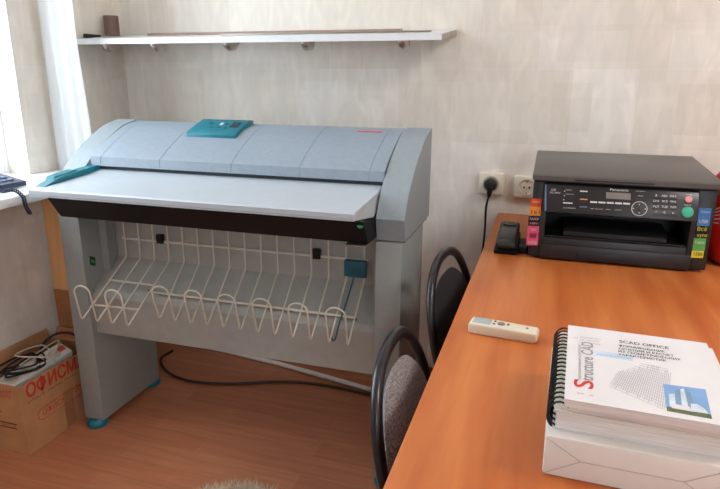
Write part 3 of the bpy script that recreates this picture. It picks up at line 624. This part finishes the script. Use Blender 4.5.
# handset cradle beside the printer
hc = thing('telephone_handset', (-.09, -.42, DZ), 'black handset lying in its cradle, left of the printer', 'handset')
MB().prism([(-.54, DZ), (-.545, DZ+.010), (-.535, DZ+.014), (-.40, DZ+.036), (-.385, DZ+.030), (-.385, DZ)], 'x', -.128, -.060, .004).build('cradle', M['black'], hc)
MB().box((-.059, -.52, DZ), (-.034, -.42, DZ+.022), .003).build('cradle_arm', M['black'], hc)
HM = Matrix.Translation((-.094, -.460, DZ+.0385)) @ Matrix.Rotation(math.radians(9.2), 4, 'X')
MB().box((-.030, -.085, -.011), (.030, .088, .011), .0095, 3, mtx=HM).build('handset_body', M['mfp'], hc)
ew = MB().lathe([(.021, 0), (.021, .002), (.016, .0015), (.0, .0008)], n=24, mtx=HM @ Matrix.Translation((0, .060, .0118)) @ Matrix.Scale(.65, 4, (0, 1, 0))); ew.build('earpiece', M['gloss'], hc)
MB().box((-.022, -.055, .0095), (.022, .03, .0125), .001, mtx=HM).build('grip_inset', M['gloss'], hc)

# ---------------------------------------------------------------- remote control
rc = thing('remote_control', (-.055, -1.12, DZ), 'ivory air conditioner remote control lying on the desk', 'remote control')
ra, rb = V((-.122, -1.113, 0)), V((.012, -1.127, 0)); rd = (rb-ra).normalized(); rot = math.atan2(rd.y, rd.x); RL = (rb-ra).length
RM = Matrix.Translation((ra.x, ra.y, DZ)) @ Matrix.Rotation(rot, 4, 'Z')
b = MB(); b.prism([(0, .004), (.004, 0), (.045, 0), (.058, 0), (RL-.006, 0), (RL, .005), (RL, .017), (RL-.004, .021), (.05, .023), (.004, .023), (0, .019)], 'y', -.022, .018, .004, 3)
bmesh.ops.transform(b.bm, matrix=RM, verts=b.bm.verts[:]); b.build('remote_body', M['remote'], rc)
MB().box((.006, -.015, .0225), (.042, .013, .0238), .0006, mtx=RM).build('display', M['rlcd'], rc)
MB().lathe([(.0075, .022), (.0075, .0245), (.006, .025)], (0, 0, 0), 18, RM @ Matrix.Translation((.062, -.001, 0))).build('round_button', M['rbtn'], rc)
for x, y in ((.049, .007), (.049, -.007), (.076, .001), (.113, .001)): MB().box((x-.0025, y-.0028, .021), (x+.0025, y+.0028, .0246 if x < .1 else .0228), .0008, mtx=RM).build('button', M['rbtn'], rc)

# ---------------------------------------------------------------- paper ream and bound volumes
rm = thing('paper_ream', (.13, -1.42, DZ), 'wrapped white ream of paper under the stack of volumes', 'paper ream')
RA = math.radians(-1.5); rx0, rx1, ry0, ry1, rz1 = .028, .236, -1.553, -1.27, .8085
rmt = Matrix.Translation((rx0, ry0, 0)) @ Matrix.Rotation(RA, 4, 'Z') @ Matrix.Translation((-rx0, -ry0, 0))
MB().box((rx0, ry0, DZ), (rx1, ry1, rz1), .004, 2, mtx=rmt).build('wrapper', M['ream'], rm)
fo = MB(); yy = ry0-.0006; zc = (DZ+rz1)/2
for a, b in (((rx0+.002, DZ+.003), (rx0+.045, zc)), ((rx0+.002, rz1-.004), (rx0+.045, zc)), ((rx1-.002, DZ+.003), (rx1-.045, zc)), ((rx1-.002, rz1-.004), (rx1-.045, zc)), ((rx0+.045, zc), (rx1-.045, zc))):
    fo.tube([rmt @ V((a[0], yy, a[1])), rmt @ V((b[0], yy, b[1]))], .0005, 4)
fo.build('fold_lines', M['fold'], rm)
# comb bound thick volume
vz0, vz1 = rz1+.0005, .8365
vb = thing('comb_bound_volume', (.14, -1.42, vz0), 'thick comb bound volume with black spine lying on the ream', 'book')
BR = Matrix.Translation((.045, -1.535, 0)) @ Matrix.Rotation(math.radians(-2.0), 4, 'Z')
L_ = .262; WD = .205
lay = [(vz0, vz0+.0008, 'paper', 0), (vz0+.0008, vz1-.0012, 'pages', .002), (vz1-.0012, vz1, 'cardcream', -.001)]
for (z0, z1, m, ins), nm in zip(lay, ('back_cover', 'page_block', 'front_cover')): MB().box((-.008+ins, ins, z0), (WD-ins, L_-ins, z1), mtx=BR).build(nm, M[m], vb)
n = 20; zc, rr = (vz0+vz1)/2+.0048, .0178
for k in range(n):
    y = .006+k*(L_-.012)/(n-1); pts = []
    for j in range(15):
        a = math.radians(-40+j*290/14); pts.append(BR @ V((.002-rr*.75*math.sin(a*.5+.35)**2*0+ -.004+rr*.8*math.cos(a+math.radians(30)), y, zc+rr*math.sin(a+math.radians(30)))))
    MB().tube(pts, .0013, 5, r2=.0016).build('comb_ring', M['rubber'], vb)
sp = MB(); prof = []
for j in range(11):
    a = math.radians(175+j*6.5); prof.append((-.004+rr*.8*math.cos(a), zc+rr*math.sin(a)))
prof += [(x+.0016, z) for x, z in prof[::-1]]
sp.prism(prof, 'y', -.002, L_+.002); bmesh.ops.transform(sp.bm, matrix=BR, verts=sp.bm.verts[:]); sp.build('comb_spine', M['rubber'], vb)
# thin plain booklet, then the titled volume
b2 = thing('plain_booklet', (.15, -1.42, vz1), 'plain white paper booklet between comb bound volume and top volume', 'book')
B2 = Matrix.Translation((.053, -1.534, 0)) @ Matrix.Rotation(math.radians(-2.6), 4, 'Z')
b2z = vz1+.0105
MB().box((0, 0, vz1+.0003), (.203, .248, b2z-.0006), mtx=B2).build('page_block', M['pages'], b2); MB().box((-.0008, -.0008, b2z-.0006), (.2038, .249, b2z), mtx=B2).build('front_cover', M['paper'], b2)
tv = thing('titled_volume', (.15, -1.42, b2z), 'white titled volume with a building photo on its cover, topmost of the stack', 'book')
tz0, tz1 = b2z+.0003, .8585
TM = Matrix.Translation((.047, -1.543, 0)) @ Matrix.Rotation(math.radians(-2.2), 4, 'Z')
MB().box((0, 0, tz0), (.199, .246, tz1-.0008), mtx=TM).build('page_block', M['pages'], tv)
cv = MB().box((-.001, -.001, tz1-.0008), (.200, .247, tz1), mtx=TM).build('front_cover', M['paper'], tv)
ZC = tz1; up3 = TM.to_3x3() @ V((0, 1, 0)); nz = V((0, 0, 1))
def cz(x, y): return onz(x, y, ZC)
def ctext(s, p0, p1, h, m, up=None, name='title_lettering', bold=False):
    t = MB().text(s, cz(*p0), cz(*p1), up or up3, h, nz, .0003, .022 if bold else 0); t.build(name, m, cv)
ctext('SCAD OFFICE', (619.5, 342.6), (669, 349.5), .0095, M['dkprint'], bold=True)
ctext('ФОРМИРОВАНИЕ', (619, 346.6), (665, 352.9), .0068, M['dkprint'], bold=True); ctext('СЕЧЕНИЙ И РАСЧЕТ', (618.8, 349.6), (674, 357.0), .0068, M['dkprint'], bold=True)
ctext('ИХ ГЕОМЕТРИЧЕСКИХ', (618.6, 352.4), (681, 360.9), .0068, M['dkprint'], bold=True); ctext('ХАРАКТЕРИСТИК', (618.4, 355.4), (666.5, 362.0), .0068, M['dkprint'], bold=True)
lft = TM.to_3x3() @ V((-1, 0, 0))
ctext('tructure CAD', (593, 381.5), (592.8, 343.2), .0165, M['grprint'], lft, bold=True)
A = cz(593, 389.6); B = cz(593, 381.8); sM = MB()
sM.text('S', A, B, lft, .024, nz, .0004, .03); sM.build('logo_letter', M['redlogo'], cv)
ctext('программный комплекс', (581, 380), (580.6, 345), .004, M['grprint'], lft, 'small_lettering')
for s, p0, p1 in (('Ш', (574.2, 338), (577.5, 338.4)), ('лицензионная версия', (580, 337.4), (601, 340.1)), ('для строителей', (580, 340), (599, 342.4)), ('и проектировщиков', (580, 342.6), (600.5, 345.2))): ctext(s, p0, p1, .0042, M['grprint'], name='small_lettering')
ctext('Москва', (577, 393.6), (584, 394.6), .003, M['redlogo'], name='small_lettering'); ctext('2007', (589.5, 396), (594, 396.6), .003, M['dkprint'], name='small_lettering')
MB().slab([cz(*p) for p in ((594.5, 355.6), (633, 360.9), (633.6, 355.9), (594.9, 350.6))], (0, 0, .0002)).build('title_box', M['ltblue'], cv)
MB().text('руководство пользователя', cz(597, 354.7), cz(631, 359.4), up3, .0045, nz, .0005).build('small_lettering', M['grprint'], cv)
# grey line drawing of a gridded block
g = MB()
def dq(u, v):       # drawing's own rectangle
    a, b_, c_, d_ = cz(609, 386), cz(667, 411), cz(671, 368.5), cz(627, 359.5)
    return a*(1-u)*(1-v)+b_*u*(1-v)+c_*u*v+d_*(1-u)*v
rn = random.Random(5)
for i in range(27):
    u = i/26; lo = rn.uniform(0, .10); hi = rn.uniform(.80, 1.0)*(1 if u > .35 else .55+u*.9)
    p, q_ = dq(u, lo), dq(u, hi); w = V((.00045, 0, 0)); g.slab([p-w, p+w, q_+w, q_-w], (0, 0, .00025))
for j in range(15):
    v = j/14*.96; u0 = rn.uniform(0, .05)+max(0, (v-.55))*.8; p, q_ = dq(u0, v), dq(1-rn.uniform(0, .05), v); w = V((0, .00035, 0)); g.slab([p-w, q_-w, q_+w, p+w], (0, 0, .0003))
g.build('grid_drawing', M['ltgr'], cv)
# photograph of a glass building (plain generic one)
ph0 = [(667, 411), (712, 419), (705.5, 389.5), (663, 384)]
def pq(u, v):
    a, b_, c_, d_ = [cz(*p) for p in ph0]; return a*(1-u)*(1-v)+b_*u*(1-v)+c_*u*v+d_*(1-u)*v
def poly(uv, h): return MB().slab([pq(*p) for p in uv], (0, 0, h))
pic = poly([(0, 0), (1, 0), (1, 1), (0, 1)], .0003).build('cover_picture', M['sky'], cv)
for uv, m, h in (([(.0, 0), (1, 0), (1, .12), (.6, .2), (0, .14)], 'grass', .0005), ([(.08, .16), (.22, .16), (.24, .66), (.10, .62)], 'tower', .0006), ([(.25, .16), (.40, .16), (.38, .86), (.27, .80)], 'tower2', .0006), ([(.36, .16), (.52, .16), (.48, .92), (.39, .86)], 'tower', .0007), ([(.52, .16), (.66, .16), (.62, .80), (.52, .88)], 'tower2', .0006), ([(.55, .12), (.95, .14), (.86, .30), (.72, .40), (.58, .38)], 'tower', .0008), ([(.12, .12), (.56, .12), (.54, .26), (.14, .28)], 'paper', .0008)):
    poly(uv, h).build('printed_building' if m != 'grass' else 'printed_trees', M[m], pic)

# ---------------------------------------------------------------- red bag
bg = MB(); rings = []; rn = random.Random(11); nn = 40; cx, cy = .552, -.40
for i, (z, r) in enumerate(((0, .085), (.01, .100), (.05, .108), (.10, .104), (.15, .098), (.19, .104), (.23, .098), (.262, .078), (.285, .060), (.30, .045))):
    ring = []
    for k in range(nn):
        a = 2*math.pi*k/nn; w = 1+.05*math.sin(5*a+i*.9)+.035*math.sin(9*a-i*1.3)+rn.uniform(-.012, .012)
        ring.append(bg.bm.verts.new(V((cx+r*w*math.cos(a), cy+r*w*1.0*math.sin(a), DZ+.0005+z+(.01*math.sin(3*a) if z > .2 else 0)))))
    rings.append(ring)
for A, B in zip(rings, rings[1:]):
    for k in range(nn): bg.bm.faces.new((A[k], A[(k+1) % nn], B[(k+1) % nn], B[k]))
bg.bm.faces.new(rings[0][::-1]); bg.bm.faces.new(rings[-1])
rbg = thing('plastic_bag', (cx, cy, DZ), 'crumpled red plastic bag on the desk right of the printer', 'bag')
bg.build('bag_body', M['bag'], rbg, smooth=35)
sw = MB()
for k in range(5): sw.tube(spline([(cx-.112, cy-.02-.012*k, .85+.014*k), (cx-.108, cy-.045-.01*k, .865+.012*k), (cx-.095, cy-.07-.008*k, .87+.014*k)], 4), .0014, 5)
sw.build('printed_swirl', M['print'], rbg)

# ---------------------------------------------------------------- floor: trim strip, cable, rug
tag(MB().tube([(-1.50, .004, .012), (-1.05, -.06, .012), (-.46, -.182, .012)], .010, 8, r2=.010).build('trim_strip', M['strip']), 'pale grey trim strip lying on the floor behind the scanner stand', 'strip')
tag(MB().tube(spline([(-1.60, -.08, .006), (-1.60, -.17, .006), (-1.50, -.265, .006), (-1.37, -.305, .006), (-1.20, -.28, .006), (-.964, -.185, .006), (-.75, -.165, .006), (-.53, -.20, .006)], 10), .0055, 8).build('floor_cable', M['brcable']), 'dark cable curving over the floor under the scanner stand', 'cable')
rg = thing('shaggy_rug', (-.78, -1.03, 0), 'cream shaggy rug on the laminate floor, bottom edge of the view', 'rug')
MB().lathe([(.20, 0), (.20, .006), (.0, .008)], (-.78, -1.03, .0005), 40).build('rug_backing', M['pile'], rg)
pl_ = MB(); rn = random.Random(21)
for k in range(5200):
    a = rn.uniform(0, 2*math.pi); r = .205*math.sqrt(rn.random()); x, y = -.78+r*math.cos(a), -1.03+r*math.sin(a)
    d = V((rn.uniform(-1, 1)+.8*math.cos(a)*(r/.2)**3, rn.uniform(-1, 1)+.8*math.sin(a)*(r/.2)**3, 0))*.018; h = rn.uniform(.008, .018)
    s_ = V((-d.y, d.x, 0)).normalized()*.0013; p = V((x, y, .004))
    v0 = [pl_.bm.verts.new(p-s_), pl_.bm.verts.new(p+s_), pl_.bm.verts.new(p+d+V((0, 0, h)))]; pl_.bm.faces.new(v0)
po = pl_.build('pile', M['pile'], rg); po['kind'] = 'stuff'

# ---------------------------------------------------------------- light
w = bpy.data.worlds.new('sky'); S.world = w; w.use_nodes = True
bg_ = w.node_tree.nodes['Background']; bg_.inputs[0].default_value = (.76, .89, 1, 1); bg_.inputs[1].default_value = 8.0
def portal(loc, rot, sx, sy):
    l = bpy.data.lights.new('window_portal', 'AREA'); l.shape = 'RECTANGLE'; l.size, l.size_y = sx, sy; l.cycles.is_portal = True
    o = bpy.data.objects.new('window_portal', l); COL.objects.link(o); o.location = loc; o.rotation_euler = rot
portal((-2.06, -1.0, 1.6), (0, math.radians(-90), 0), 1.5, 1.16)
portal(((WX0+WX1)/2, YF-.12, 1.6), (math.radians(90), 0, 0), WX1-WX0, 1.42)

# ---------------------------------------------------------------- camera
cd = bpy.data.cameras.new('camera'); cd.sensor_width = 36; cd.lens = F/720*36; cd.clip_start = .02
co = bpy.data.objects.new('camera', cd); COL.objects.link(co)
mw = Matrix((R_, U_, -W)).transposed().to_4x4(); mw.translation = CAM; co.matrix_world = mw
S.camera = co
S.view_settings.view_transform = 'Standard'; S.view_settings.look = 'None'; S.view_settings.gamma = 1; S.view_settings.use_curve_mapping = False
S.view_settings.exposure = 0.2
